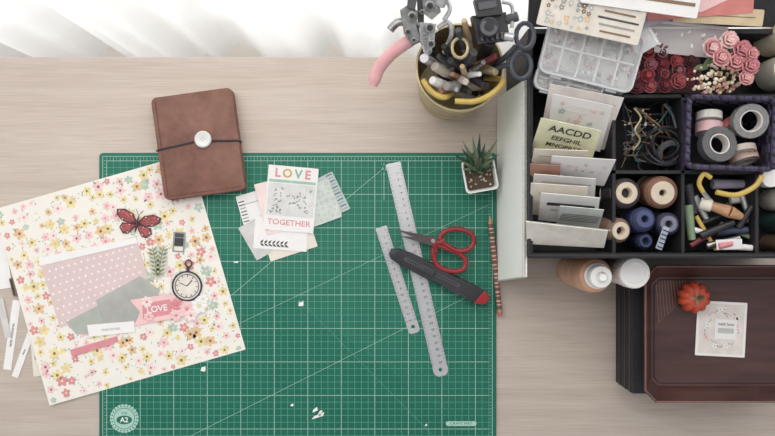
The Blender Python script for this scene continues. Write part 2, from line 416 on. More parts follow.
# ---------------- card stack
def card(name,px,py,w,h,deg,z,mt):
    m=M(name); m.mx=FR(px,py,z,deg); m.prism(rrect(w,h,.001,2),0,.0004,mt); return m
CZ=MT+.0002
m=card('journal_card',260,214,.056,.07,16,CZ,white)
for i in range(12): m.box((-.022,-.030+i*.005,.0005),(.009,.0016,.0001),darkg if i%3 else teal)
m.box((0,.02,.0005),(.05,.001,.0001),greyt); m.done(smooth=False)
m=card('journal_card',289,238,.074,.05,18,CZ+.0006,cream); m.done()
m=card('journal_card',262,236,.05,.056,30,CZ+.0009,mat('grey_tag')); m.done()
m=card('journal_card',281,234,.080,.048,-4,CZ+.0015,white)
for i in range(7): leaf(m,-.03+i*.006,-.016,.008,.9,.0005,ink); leaf(m,-.03+i*.006,-.016,.008,-.5,.0005,ink)
m.done(smooth=False)
m=card('journal_card',331,195,.034,.062,26,CZ+.0012,mat('mint_card',(182,194,194),.7))
for i in range(12): m.box((.010,-.027+i*.005,.0005),(.010,.0014,.0001),slate if i%2 else teal)
m.done(smooth=False)
m=card('journal_card',321,203,.046,.06,20,CZ+.0018,mat('grey_mint_card',(204,210,204),.7)); 
pattern(m,.044,.058,.0006,.008,.003,[(mint,white),(lgrey,white)],None); m.done(smooth=False)
m=card('journal_card',272,207,.036,.078,14,CZ+.0021,palepink)
m.box((0,-.03,.0005),(.034,.004,.0001),hotpink); m.done()
m=card('journal_card',291,199,.075,.097,-5,CZ+.0028,white)
for ch,cc,x in (('L',hotpink,-.023),('O',mat('mustard',(205,172,104),.6),-.0085),('V',mat('mintprint',(136,180,160),.6),.008),('E',hotpink,.022)): m.text(ch,.018,cc,x,.037,.0005,bold=.03)
m.box((0,.0255,.0005),(.070,.004,.0002),mat('mint_strip',(158,192,174),.6))
m.box((0,-.002,.0005),(.070,.048,.0003),mat('grey_card',(216,216,213),.7))
for i in range(34):
    x=random.uniform(-.030,.028); y=random.uniform(-.022,.014)
    leaf(m,x,y,.005,random.random()*6,.0008,greyt); leaf(m,x,y,.004,random.random()*6,.00075,darkg)
m.text('TOGETHER',.0115,hotpink,0,-.036,.0005,sx=1.1,bold=.015); m.done(smooth=False)

scr=M('paper_scrap'); 
for px,py,w_,h_,dg in ((315,410,.010,.005,30),(318,416,.022,.005,20),(320,413,.005,.010,-20),(292,405,.005,.004,0),(236,262,.008,.003,0),(426,425,.004,.003,20),(301,304,.009,.007,10),(203,369,.008,.008,0)):
    scr.mx=FR(px,py,MT+.0003,dg); scr.prism([(-w_/2,-h_/3),(w_/3,-h_/2),(w_/2,h_/2),(-w_/4,h_/3)],0,.0003,white)
scr.done()

# ---------------- rulers
def ruler(px0,py0,px1,py1,wd,z,name='steel_ruler'):
    a=W(px0,py0,z); b_=W(px1,py1,z); d_=b_-a; Ln=d_.length; ang=math.atan2(d_.y,d_.x)
    m=M(name); m.mx=Matrix.Translation((a+b_)/2)@Matrix.Rotation(ang,4,'Z')
    m.prism([(-Ln/2+.001,-wd/2),(Ln/2-.02,-wd/2),(Ln/2-.02,wd/2),(-Ln/2+.001,wd/2),(-Ln/2,wd/2-.001),(-Ln/2,-wd/2+.001)],0,.0008,steel)
    hx=Ln/2-.010; hr=.003; N=16
    outer=[]
    for i in range(N):
        t=2*math.pi*i/N; dx,dy=math.cos(t),math.sin(t); k=min(.010/abs(dx) if abs(dx)>1e-6 else 9,(wd/2)/abs(dy) if abs(dy)>1e-6 else 9)
        if dx>0: k=min(k,.0115)
        outer.append((hx+dx*k,dy*k))
    vs=[(x,y,zz) for zz in (0,.0008) for x,y in outer]+[(hx+hr*math.cos(2*math.pi*i/N),hr*math.sin(2*math.pi*i/N),zz) for zz in (0,.0008) for i in range(N)]
    fs=[]
    for i in range(N):
        j=(i+1)%N; fs+=[(N+i,N+j,3*N+j,3*N+i),(i,j,2*N+j,2*N+i),(i,j,N+j,N+i),(2*N+i,2*N+j,3*N+j,3*N+i)]
    m.add(vs,fs,steel)
    nm=int((Ln-.022)*1000)
    for i in range(0,nm,1):
        l=.006 if i%10==0 else (.0042 if i%5==0 else .0026)
        if i%2==0 or i%5==0:
            m.box((-Ln/2+.006+i*.001,wd/2-l/2,.00085),(.00026,l,.0001),ink)
            m.box((-Ln/2+.006+i*.001,-wd/2+l/2,.00085),(.00026,l,.0001),ink)
        if i%10==0 and i: m.text(str(i//10),.005,ink,-Ln/2+.006+i*.001,wd/2-.0088,.0009,-90,bold=.01)
    m.done(smooth=False)
ruler(393,163,442,376,.0225,MT+.0002)
ruler(381,227,415,333,.0175,MT+.0002)
# ---------------- knife
kb=mat('knife_charcoal',(46,45,49),.5,var=.1)
m=M('utility_knife'); a=W(390,251,.012); b_=W(488,300,.012); d_=b_-a; ang=math.atan2(d_.y,d_.x); Ln=d_.length
m.mx=Matrix.Translation(((a.x+b_.x)/2,(a.y+b_.y)/2,T+MT+.0011))@Matrix.Rotation(ang,4,'Z')
h=Ln/2; kw=.0125
prof=[(-h,-.004),(-h+.006,-.0095),(-h+.02,-kw+.001),(-.02,-kw),(.02,-kw+.001),(h-.02,-kw-.0005),(h-.006,-kw+.003),(h-.001,-.005),(h,.0),(h-.002,.006),(h-.01,kw-.003),(h-.03,kw-.001),(.02,kw-.002),(-.02,kw),(-h+.03,kw-.0005),(-h+.01,.009),(-h,.004)]
m.prism(prof,0,.015,kb,bev=.003)
o_=m.mx
m.mx=o_@Matrix.Translation((-.012,0,0))
m.prism(rrect(Ln*.56,.0055,.0025),.015,.0153,darkg); 
m.prism(rrect(Ln*.52,.0022,.001),.0153,.0155,black)
m.mx=o_@Matrix.Translation((-.020,0,0))
m.prism(rrect(.026,.010,.003),.015,.018,kb,bev=.001)
for i in range(7): m.box((-.009+i*.003,0,.0182),(.001,.0095,.0008),darkg)
m.mx=o_
rp=[(h-.018,-kw-.0008)]+[(x,y*1.03) for x,y in prof if x>h-.018]+[(h-.012,kw-.002)]
m.prism(rp,-.0003,.0156,red,bev=.002)
for i in range(9): m.box((.012+i*.0045,-kw+.0018,.0148),(.0018,.003,.0012),darkg)
m.slab([(-h-.003,-.003,.008),(-h+.004,-.003,.008),(-h+.004,.004,.008),(-h,.004,.008)],.0006,steel)
m.done()
# ---------------- scissors
m=M('scissors'); zb=.0215
sred=mat('scissor_red',(140,34,40),.35,var=.08)
bl=mat('blade_dark_steel',(86,78,80),.35,metal=.5)
m.slab([W(394,229,zb),W(434,237,zb),W(440,243,zb),W(430,244,zb)],.0015,bl)
m.slab([W(399,236,zb+.0018),W(428,238,zb+.0018),W(442,241,zb+.0018),W(436,247,zb+.0018)],.0015,bl)
m.cyl(W(433,241,zb),W(433,241,zb+.0035),.0035,chrome)
zl=zb-.004
lp1=[W(a,b_,zl+.002) for a,b_ in ((440,239),(446,231),(458,229),(470,233),(474,241),(469,249),(459,251),(448,246))]
lp2=[W(a,b_,zl) for a,b_ in ((433,251),(438,246),(448,249),(460,254),(466,262),(462,270),(450,271),(437,265))]
for lp in (lp1,lp2):
    m.tube(cat(lp,5,True),.0037,sred,10,True)
m.tube(cat([W(430,239,zb),W(438,243,zb),W(444,240,zl+.002)],4),.0034,sred,8)
m.tube(cat([W(434,240,zb),W(435,246,zb),W(436,252,zl)],4),.0034,sred,8)
m.done()
# ---------------- pencil
m=M('patterned_pencil'); a=W(489.5,216,.0045); b_=W(500,316,.0045); a.z=b_.z=T+MT+.0045
dirv=(b_-a).normalized(); Ln=(b_-a).length
cols=[mat('pencil_brown',(120,82,66),.4),mat('pencil_cream',(210,196,182),.4),mat('pencil_red',(150,80,68),.4)]
m.cyl(a,a+dirv*.012,.0006,woodh,.0038)
u=.012; i=0
while u<Ln-.012:
    l=[.006,.002,.004,.0015][i%4]; m.cyl(a+dirv*u,a+dirv*(u+l),.0038,cols[[0,1,2,1][i%4]],seg=10); u+=l; i+=1
m.cyl(a+dirv*u,a+dirv*(u+.004),.0040,gold); m.cyl(a+dirv*(u+.004),b_,.0038,mat('eraser',(190,110,100),.6),.003)
m.done()
# ---------------- succulent
m=M('potted_succulent')
base=W(480,175,.045); 
m.mx=Matrix.Translation((base.x,base.y,T+.0))@Matrix.Rotation(math.radians(10),4,'Z')
pot=mat('white_ceramic',(230,228,224),.3,var=.02)
def sq(r): return rrect(2*r,2*r,r*.25,3)
vs=[];lv=[(.016,0),(.019,.015),(.0235,.043),(.0240,.045),(.0215,.045),(.0195,.036)]
for r,z in lv: vs+=[(x,y,z) for x,y in sq(r)]
n=len(sq(1)); fs=[(l*n+i,l*n+(i+1)%n,(l+1)*n+(i+1)%n,(l+1)*n+i) for l in range(len(lv)-1) for i in range(n)]+[tuple(range(n))]
m.add(vs,fs,pot); m.prism(sq(.0198),.034,.037,mat('soil',(90,75,60),.9,var=.4,scale=400))
for i in range(50): m.ball((random.uniform(-.017,.017),random.uniform(-.017,.017),.038),.0018,random.choice([mat('pebble',(190,180,165),.7),mat('soil')]),seg=6,rings=4)
sg=[mat('succulent_green',(62,86,68),.5,var=.3,scale=120),mat('succulent_light',(116,134,108),.5,var=.2,scale=120)]
for ring,(nn,tilt,ln) in enumerate(((9,74,.042),(9,55,.043),(6,32,.040),(4,12,.034))):
    for i in range(nn):
        az=2*math.pi*i/nn+ring*.35+random.uniform(-.1,.1); tl=math.radians(tilt+random.uniform(-6,6)); l=ln*random.uniform(.8,1.1)
        if math.sin(az)<-.3 and ring<2: l*=.72
        P=[]
        for k in range(6):
            t=k/5; rad=l*t; tt=tl*(1-.2*t)
            P.append((rad*math.sin(tt)*math.cos(az),.010+rad*.32+rad*math.sin(tt)*math.sin(az)*.85,.038+rad*math.cos(tt)*.95))
        m.tube(P,[.0030,.0038,.0036,.0028,.0016,.0003],sg[(i+ring)%2 if ring<3 else 1],6,flat=.5)
        m.ball(P[-1],.0006,brownp,seg=5,rings=3)
m.done()

# ---------------- bucket with tools
bc=W(450,88); bx,by=bc.x,bc.y; BH=.15
m=M('gold_bucket'); m.mx=Matrix.Translation((bx,by,T))
m.lathe([(0,0),(.046,0),(.048,.002),(.0545,BH-.01),(.0560,BH-.004),(.0575,BH-.002),(.0575,BH),(.0550,BH+.0005),(.0535,BH-.004),(.0465,.004),(0,.004)],gold,48)
for z,r in ((.03,.0498),(.115,.0535)): m.tube([(r*math.cos(a*math.pi/20),r*math.sin(a*math.pi/20),z) for a in range(40)],.0012,gold,6,True)
m.done()
pk=mat('pink_rubber',(224,168,170),.5,var=.05)
m=M('eyelet_pliers')
m.tube(cat([W(373,86,.165),W(378,70,.17),W(390,55,.18),W(406,43,.19),W(420,36,.19)],5),[.0055]*2+[.008]*15+[.007]*4,pk,12)
m.tube(cat([W(390,30,.2),W(400,22,.2),W(420,28,.19),W(440,60,.10)],5),.005,chrome,10)
m.slab([W(400,10,.21),W(409,4,.21),W(419,12,.21),W(416,26,.21),W(421,40,.20),W(412,45,.20),W(404,32,.205)],.008,chrome)
m.slab([W(422,-4,.222),W(438,-2,.222),W(441,12,.218),W(432,20,.215),W(424,14,.218)],.010,chrome)
m.slab([W(420,22,.216),W(436,24,.212),W(434,46,.205),W(426,56,.2),W(420,40,.205)],.006,steel)
m.slab([W(408,-8,.225),W(418,-6,.225),W(415,10,.222),W(407,7,.222)],.008,darkg)
m.slab([W(417,-2,.219),W(424,-2,.219),W(424,24,.214),W(418,22,.214)],.006,black)  # black slab painting the shade in the gap between the head plates
for a,b_,r in ((412,16,.005),(430,28,.006),(431,44,.005),(430,6,.006),(408,32,.004),(422,12,.003),(414,40,.003)): m.cyl(W(a,b_,.21),W(a,b_,.229),r,chrome); m.cyl(W(a,b_,.228),W(a,b_,.2305),r*.6,black)
m.tube(cat([W(438,28,.205),W(448,22,.205),W(452,34,.2),W(444,52,.17)],4),.0033,steel,8)
m.tube(cat([W(444,20,.21),W(450,8,.21),W(444,-4,.212)],4),.003,steel,8)
for i in range(7): 
    p=W(424+i*.6,30+i*3.4,.214-i*.0015); m.lathe([(.0045,0),(.0055,.0006),(.0045,.0012)],steel,12,Matrix.Translation(p))
m.cyl(W(440,6,.22),W(446,-8,.23),.006,steel); m.cyl(W(424,58,.20),W(438,66,.12),.006,steel)
m.done()
m=M('hand_punch')
m.slab([W(472,16,.215),W(506,12,.215),W(510,40,.21),W(478,44,.21)],.02,black)
m.cyl(W(488,28,.20),W(489,27,.228),.012,kb); m.lathe([(.006,0),(.0105,0),(.0105,.0015),(.006,.0015)],darkg,24,TRI(489,27,.2275))
m.slab([W(474,0,.228),W(500,-4,.228),W(503,14,.225),W(478,17,.225)],.012,black)
m.slab([W(478,3,.2290),W(496,0,.2290),W(497,7,.2285),W(479,10,.2285)],.002,darkg)
for i in range(5): m.box(tuple(W(482+i*5,38-i*.6,.214)),(.003,.008,.004),darkg)
m.cyl(W(506,20,.21),W(518,16,.215),.006,darkg); m.cyl(W(504,36,.21),W(514,38,.212),.005,steel)
m.tube(cat([W(502,2,.22),W(512,6,.218),W(512,28,.212)],4),.0025,steel,8)
m.cyl(W(490,40,.2),W(478,70,.08),.008,black); m.done()
m=M('pivot_scissors')
for cx,cy,z,r1,r2 in ((525,36,.205,9,13),(521,66,.20,10,13)):
    m.tube([W(cx+r1*math.cos(a),cy+r2*math.sin(a),z) for a in [k*.449 for k in range(14)]],.003,slate,8,True)
m.tube(cat([W(516,46,.2),W(500,62,.18),W(482,76,.1)],4),.0035,slate,8)
m.tube(cat([W(511,64,.2),W(498,68,.18),W(480,78,.1)],4),.0035,slate,8); m.done()
m=M('pliers')
m.tube(cat([W(423,80,.160),W(432,92,.163),W(446,97,.16),W(460,84,.10)],5),.0038,yel,10)
m.tube(cat([W(455,101,.165),W(476,101,.168),W(494,92,.168),W(502,80,.165),W(480,78,.10)],5),.0038,yel,10); m.done()
m=M('craft_tools')
bh=mat('brown_handle',(150,110,84),.5); cc_=mat('cream_cap',(200,190,176),.4); gc=mat('grey_cap',(150,146,142),.4); ts=mat('tan_stick',(196,168,130),.5); bg_=mat('burgundy_plastic',(110,44,52),.4); dp=mat('dusty_pink_handle',(190,140,128),.5)
# start (inside the bucket), end (sticking out), radius, body, cap
tl=[((478,88,.10),(434,66,.178),.0075,dp,cc_),((474,100,.10),(432,80,.170),.007,gc,white),((486,86,.10),(446,86,.172),.0075,cc_,gc),
 ((440,74,.10),(470,92,.172),.005,black,steel),((444,58,.10),(484,86,.175),.006,darkg,black),((486,80,.10),(450,60,.195),.006,navy,black),
 ((450,60,.10),(496,72,.182),.006,black,gold),((476,94,.10),(444,46,.2),.005,black,steel),((480,90,.10),(458,30,.21),.0055,steel,darkg),((446,80,.10),(474,52,.2),.007,black,darkg),
 ((484,72,.10),(440,92,.166),.0045,bh,steel),((440,84,.10),(496,56,.195),.0045,bg_,black),((470,90,.10),(462,66,.19),.004,ts,steel),((446,90,.10),(484,62,.19),.0045,chrome,black),
 ((482,92,.10),(438,56,.19),.004,darkg,white),((440,78,.10),(480,74,.18),.004,white,navy),((478,82,.10),(464,20,.215),.0045,ts,bh),((470,70,.12),(456,90,.17),.004,steel,black),((446,70,.1),(466,82,.18),.0055,black,cc_),((474,84,.1),(452,74,.184),.004,bh,gold)]
for a,e,r,mt,cp in tl:
    a=W(*a); e=W(*e); dd=(e-a).normalized(); Lx=(e-a).length
    m.cyl(a,a+dd*Lx*.68,r*.85,mt); m.cyl(a+dd*Lx*.68,a+dd*Lx*.74,r*.9,steel); m.cyl(a+dd*Lx*.74,e,r,cp if r>.005 else mt,r*.75)
m.tube([W(460+8*math.cos(a),48+10*math.sin(a),.2) for a in [k*.449 for k in range(14)]],.0022,gold,8,True)
m.done()

# ---------------- craft storage box
RZ=.17
bxl=W(528,0,RZ).x; bxr=.56; byf=W(0,258,RZ).y; byb=.24
m=M('craft_storage_box'); t=.006
m.box(((bxl+bxr)/2,(byf+byb)/2,T+.003),(bxr-bxl,byb-byf,.006),blackm)
for c_,d_ in (((bxl+t/2,(byf+byb)/2),(t,byb-byf)),((bxr-t/2,(byf+byb)/2),(t,byb-byf)),(((bxl+bxr)/2,byf+t/2),(bxr-bxl-2*t,t)),(((bxl+bxr)/2,byb-t/2),(bxr-bxl-2*t,t))):
    m.box((c_[0],c_[1],T+RZ/2),(d_[0],d_[1],RZ),blackm)
m.box(((bxl+bxr)/2,(byf+byb)/2,T+.085),(bxr-bxl-.012,byb-byf-.012,.005),blackm)
def wallpx(pa,pb,z0=.085,z1=.163,t=.004):
    a=W(*pa,z1); b_=W(*pb,z1); c_=(a+b_)/2; dx=abs(a.x-b_.x)+t; dy=abs(a.y-b_.y)+t
    m.box((c_.x,c_.y,T+(z0+z1)/2),(max(dx,t),max(dy,t),z1-z0),blackm)
wallpx((614,96),(614,252)); wallpx((683,96),(683,252)); wallpx((614,172),(800,172)); wallpx((614,96),(810,96)); wallpx((757,172),(757,252))
for pa,pb in (((529,40),(529,256)),((529,256),(815,256))):
    m.tube([W(*pa,RZ),W(*pb,RZ)],.003,blackm,8)
m.slab([Vector((bxl,byb+.002,T+RZ)),Vector((bxr,byb+.002,T+RZ)),Vector((bxr,byb+.07,T+RZ+.02)),Vector((bxl,byb+.07,T+RZ+.02))],.006,blackm)
m.done()
mp_,nt,b=nodesmat('pale_stripe'); L=nt.links.new
tc=nt.nodes.new('ShaderNodeTexCoord'); wv=nt.nodes.new('ShaderNodeTexWave'); wv.bands_direction='DIAGONAL'; wv.inputs['Scale'].default_value=90
cr=nt.nodes.new('ShaderNodeValToRGB'); cr.color_ramp.elements[0].color=col((226,230,222)); cr.color_ramp.elements[1].color=col((252,252,248))
L(tc.outputs['Object'],wv.inputs['Vector']); L(wv.outputs['Fac'],cr.inputs['Fac']); L(cr.outputs['Color'],b.inputs['Base Color']); b.inputs['Roughness'].default_value=.6
m=M('paper_pad')
P=[W(497,281,.003),W(497,98,.003),W(524,80,.165),W(524,277,.165)]
m.slab(P,.004,mp_)
edge=mat('grey_binding',(190,190,180),.6)
m.tube([P[2],P[3]],.0022,edge,6); m.tube([P[0],P[3]],.0012,edge,6); 
m.done()

# --- left-column cards
def lean(name,pts,mt,zt=.19,zb_=.13,t=.0008):
    m=M(name); V=[W(*pts[0],zt),W(*pts[1],zt),W(*pts[2],zb_),W(*pts[3],zb_)]
    m.slab(V,t,mt)
    u=(V[1]-V[0]); v=(V[3]-V[0]); nn=u.cross(v).normalized(); 
    if nn.z<0: nn=-nn
    ux=u.normalized(); vy=nn.cross(ux)
    mx=Matrix((ux,vy,nn)).transposed().to_4x4(); mx.translation=(V[0]+V[1]+V[2]+V[3])/4+nn*.0004
    m.mx=mx; return m,u.length,v.length
m,w_,h_=lean('patterned_card',[(550,84),(624,98),(604,150),(540,134)],mat('blush_card',(232,224,218),.7),.188,.128)
for i in range(10): m.box((0,-h_/2+.010+i*h_*.08,0),(w_*.8,.0009,.0002),teal if i%2 else pink)
pattern(m,w_*.7,h_*.4,.0004,.012,.005,[(pink,hotpink),(palepink,teal)],[teal],.6); m.done(smooth=False)
m,w_,h_=lean('floral_card',[(553,94),(613,106),(600,152),(546,138)],white,.198,.138)
for i in range(6): m.box((.004,-h_/2+.02+i*.009,0),(w_*.6,.0008,.0002),palepink)
pattern(m,w_*.85,h_*.85,.0004,.011,.0045,[(palepink,hotpink),(mint,white),(pink,yellow)],[mint,greyt],.5); m.done(smooth=False)
m,w_,h_=lean('alphabet_sticker_sheet',[(541,118),(601,131),(590,166),(530,152)],mat('pale_lime',(232,230,196),.6),.202,.15)
m.text('AACDD',.0150,ink,0,h_*.30,.0004,bold=.015); m.text('EEFGHIL',.0105,ink,0,h_*.06,.0004,bold=.01); m.text('MNOPRST',.010,ink,0,-h_*.14,.0004,bold=.01); m.done(smooth=False)
m,w_,h_=lean('paper_envelope',[(534,149),(588,151),(588,182),(530,172)],cream,.198,.15); m.box((0,h_*.3,0),(w_*.9,.001,.0003),greyt); m.text('photo',.009,greyt,0,-.0,.0004); m.done()
m,w_,h_=lean('photo_card',[(552,156),(616,160),(604,186),(548,180)],white,.2,.15)
pattern(m,w_*.8,h_*.6,.0004,.009,.004,[(palepink,hotpink),(mint,white)],[greyt],.8); m.done()
m,w_,h_=lean('kraft_card',[(530,164),(560,166),(560,190),(530,188)],mat('kraft',(176,132,112),.8),.19,.15); m.done()
for k,(pts,mt) in enumerate(([[(534,174),(596,179),(594,205),(531,200)],white],[[(531,183),(588,187),(586,222),(529,214)],cream],[[(541,193),(600,198),(596,226),(538,220)],white])):
    m,w_,h_=lean('note_card',pts,mt,.185+.004*k,.14)
    if k==2:
        m.box((0,.010,0),(w_*.82,.006,.0003),darkg); m.box((w_*.2,-.002,0),(w_*.35,.012,.0003),ink); m.text('note',.010,greyt,-.014,-.002,.0004)
    else: m.box((0,h_*.25,0),(w_*.8,.001,.0003),greyt); m.text('remember this',.007,ink,0,h_*.1,.0004)
    m.done(smooth=False)
m,w_,h_=lean('folded_card',[(526,222),(608,231),(604,248),(527,244)],mat('ivory',(222,216,205),.7),.195,.165,.002); m.box((0,h_*.45,-.001),(w_,.002,.001),greyt); m.done()
m,w_,h_=lean('striped_card',[(560,206),(604,210),(598,230),(556,226)],mat('grey_mint_card'),.197,.15)
for i in range(5): m.box((0,-.008+i*.004,0),(w_*.9,.001,.0002),darkg)
m.done(smooth=False)

# --- translucent plastic organizers
pl=mat('clear_plastic',(228,230,231),.12,var=.02,alpha=.22)
ple=mat('clear_plastic_edge',(232,234,235),.2,var=.02,alpha=.55)
def case(px,py,z,rx,rz,cw,ch,hh,div,fill):
    m=M('clear_organizer_case'); m.mx=TRI(px,py,z,rx,0,rz)
    m.prism(rrect(cw,ch,.010),0,.002,mat('frosted_plastic',(218,216,214),.35,alpha=.85))
    n=len(rrect(cw,ch,.01)); ro=rrect(cw,ch,.01); ri=rrect(cw-.005,ch-.005,.008)
    vs=[(x,y,z_) for z_ in (.002,hh) for x,y in ro]+[(x,y,z_) for z_ in (.002,hh) for x,y in ri]
    fs=[]
    for i in range(n):
        j=(i+1)%n; fs+=[(i,j,n+j,n+i),(2*n+i,2*n+j,3*n+j,3*n+i),(n+i,n+j,3*n+j,3*n+i)]
    m.add(vs,fs,ple)
    for k in range(1,div): m.box((-cw/2+cw*k/div,0,hh/2),(.0018,ch-.008,hh*.8),white)
    m.box((0,0,hh/2),(cw-.008,.0018,hh*.8),white)
    for i in range(fill): m.ball((random.uniform(-cw*.44,cw*.44),random.uniform(-ch*.42,ch*.42),.005),(.0045,.003,.0025),random.choice([white,palepink,greyt,cream,sage,mint,hotpink,bh]),Matrix.Rotation(random.random()*3,4,'Z'),6,4)
    m.prism(rrect(cw+.003,ch+.003,.011),hh,hh+.0012,pl)
    for x in (-cw*.3,cw*.3): m.box((x,-ch/2-.002,hh*.7),(.014,.004,hh*.5),ple)
    m.tube([(x,y,hh+.0016) for x,y in rrect(cw,ch,.010)],.0013,ple,6,True)
    m.done()
case(588,56,.172,6,-14,.118,.070,.018,5,90)
case(566,84,.160,8,-14,.085,.030,.018,4,26)
case(592,80,.150,8,-14,.080,.026,.012,4,16)
# top packs
m=M('paper_pack'); m.mx=TRI(592,12,.215,rx=12,rz=-12); m.prism(rrect(.125,.055,.002),0,.006,mat('pack_cream',(220,212,200),.5))
oo=m.mx@Matrix.Translation((0,0,.0062)); m.mx=oo@Matrix.Translation((-.028,0,0)); pattern(m,.058,.05,.0002,.008,.004,[(greyt,cream),(brownp,cream),(orange,cream),(lgrey,white)],[dteal,greyt,brownp],.9)
m.mx=oo@Matrix.Translation((.032,0,0))
for i in range(6): m.box((0,.020-i*.008,.0003),(.05-.006*(i%3),.0022,.0003),[darkg,greyt,brownp][i%3])
m.done(smooth=False)
m=M('paper_pack'); m.mx=TRI(640,-2,.225,rx=10,rz=-8); m.prism(rrect(.14,.03,.002),0,.004,white); m.box((0,0,.0042),(.13,.004,.0005),brownp); m.done()
m=M('paper_envelope'); m.mx=TRI(655,16,.20,rx=10,rz=16); m.prism(rrect(.07,.02,.002),0,.002,mat('mauve_envelope',(160,150,162),.6)); m.done()
m=M('paper_envelope'); m.mx=TRI(700,4,.205,rx=14,rz=4); m.prism(rrect(.13,.030,.002),0,.002,mat('coral_envelope',(206,128,122),.6)); m.slab([(-.06,.013,.003),(.06,.013,.003),(0,-.01,.003)],.0006,pink); m.done()
m=M('paper_envelope'); m.mx=TRI(718,16,.2,rx=10,rz=-3); m.prism(rrect(.11,.020,.002),0,.002,mat('tan_envelope',(204,184,150),.6)); m.box((0,0,.0022),(.09,.001,.0003),brownp); m.done()
m=M('clear_stamp_pack'); m.mx=TRI(676,38,.178,rx=8,rz=-6); m.prism(rrect(.125,.040,.003),0,.001,mat('stamp_film',(218,212,212),.2,var=.03,alpha=.6)); m.box((0,.017,.0014),(.125,.003,.0008),mat('bag_zip',(214,206,206),.4))
for i in range(34):
    x=random.uniform(-.057,.057); y=random.uniform(-.016,.012)
    m.ball((x,y,.0015),(.003,.0018,.0006),random.choice([greyt,pink,white,bg_,palepink]),Matrix.Rotation(random.random()*3,4,'Z'),6,4)
m.done()
m=M('clear_stamp_pack'); m.mx=TRI(640,34,.19,rx=10,rz=-60); m.prism(rrect(.045,.03,.003),0,.001,ple); m.box((0,.012,.0014),(.045,.002,.0006),white)
for i in range(10): m.ball((random.uniform(-.018,.018),random.uniform(-.012,.008),.0015),(.003,.002,.0006),random.choice([greyt,pink,darkg]),seg=6,rings=4)
m.done()
# --- roses
def rose(m,c,r,mts):
    c=Vector(c)
    for ring,(nn,rad,hh,sz) in enumerate(((6,.62,-.1,.5),(5,.42,.15,.42),(4,.2,.35,.32))):
        for i in range(nn):
            a=2*math.pi*i/nn+ring*.5+random.random()*.3
            R=Matrix.Rotation(a,4,'Z')@Matrix.Rotation(math.radians(-50+ring*-8),4,'Y')
            m.ball(c+Vector((rad*r*math.cos(a),rad*r*math.sin(a),hh*r)),(sz*r,sz*r*1.1,r*.10),mts[ring%len(mts)],R,8,5)
    m.ball(c+Vector((0,0,r*.4)),r*.2,mts[0],seg=6,rings=4)
rr=[mat('wine_petal',(116,40,50),.6,var=.2),mat('red_petal',(156,66,66),.6,var=.2),mat('dark_petal',(82,42,48),.6,var=.2),mat('mauve_petal',(140,86,94),.6,var=.2)]
m=M('paper_rose_set')
m.mx=I4; m.slab([W(628,50,.150),W(698,42,.150),W(704,93,.145),W(628,93,.145)],.003,mat('rose_backing',(120,90,92),.7))
for i in range(5):
    for j in range(4):
        rose(m,W(636+i*13.5+random.uniform(-2,2),53+j*11-i*1+random.uniform(-2,2),.162+random.random()*.012),.0085+random.random()*.003,[rr[(i+2*j)%4],rr[(i+j+1)%4]])
m.done()
pr=[mat('pink_petal',(224,170,168),.6,var=.12),mat('pink_petal_deep',(204,136,142),.6,var=.12),mat('pink_petal_pale',(236,200,196),.6,var=.1)]
gs=mat('stem_green',(96,112,80),.7)
m=M('pink_rose_bouquet')
for a,b_,r in ((712,48,.013),(729,40,.012),(742,50,.013),(735,62,.013),(750,66,.012),(721,58,.012),(746,78,.010),(752,54,.009)):
    rose(m,W(a,b_,.195+random.random()*.01),r,[random.choice(pr),random.choice(pr)])
for a,b_ in ((712,48),(728,42),(742,50),(735,62),(750,66)): m.tube([W(a,b_,.195),W(724,76,.14)],.001,gs,5)
for i in range(10): m.ball(W(702+i*5.5,66+random.uniform(-16,10),.183),(.008,.004,.001),gs,Matrix.Rotation(i,4,'Z')); 
m.done()
m=M('dried_flower_bunch')
bg=[mat('bud_beige',(208,186,154),.7,var=.15),mat('bud_brown',(150,116,86),.7,var=.15),mat('bud_cream',(232,222,202),.7),mat('bud_rose',(196,150,140),.7)]
for i in range(120):
    a=random.uniform(0,6.28); r=math.sqrt(random.random()); e=W(714+27*r*math.cos(a),78+17*r*math.sin(a),.19-.014*r+random.random()*.004)
    m.ball(e,random.uniform(.0018,.0032),random.choice(bg),seg=6,rings=4)
    if i%4==0: m.tube([e,W(718,84,.135)],.0006,gs,4)
m.done()
m=M('ribbon_roll'); crm=mat('cream_ribbon',(222,210,186),.6)
m.mx=TRI(768,42,.12); m.lathe([(.008,0),(.02,0),(.02,.06),(.008,.06),(.008,0)],crm,28); m.done()
m=M('ribbon_roll'); m.mx=TRI(770,76,.12); m.lathe([(.007,0),(.021,0),(.021,.05),(.007,.05),(.007,0)],mat('ivory_ribbon',(222,216,200),.6),28); m.done()

# --- woven basket with washi tapes
wp=mat('purple_weave',(66,58,84),.5,var=.2); wb=mat('dark_weave',(38,34,48),.5,var=.2)
m=M('woven_basket'); bcx=W(727,134,.17); BW,BD=.108,.088
m.mx=Matrix.Translation((bcx.x,bcx.y,T+.0875))@Matrix.Rotation(math.radians(-2),4,'Z')
m.box((0,0,.002),(BW-.006,BD-.006,.004),wb)
for row in range(8):
    z=.008+row*.0105
    for side in range(4):
        Ln=BW if side%2==0 else BD; off=(BD if side%2==0 else BW)/2; nn=int(Ln/.0105)
        for i in range(nn):
            u=-Ln/2+(i+.5)*Ln/nn; o2=off-.003+(.0012 if (i+row)%2 else -.0008)
            c_={0:(u,-o2),1:(o2,u),2:(u,o2),3:(-o2,u)}[side]
            dd=(Ln/nn*.93,.0028,.0096) if side%2==0 else (.0028,Ln/nn*.93,.0096)
            m.box((c_[0],c_[1],z),dd,wp if (i+row)%2 else wb)
top=rrect(BW,BD,.008)
N=len(top)
dense=[]
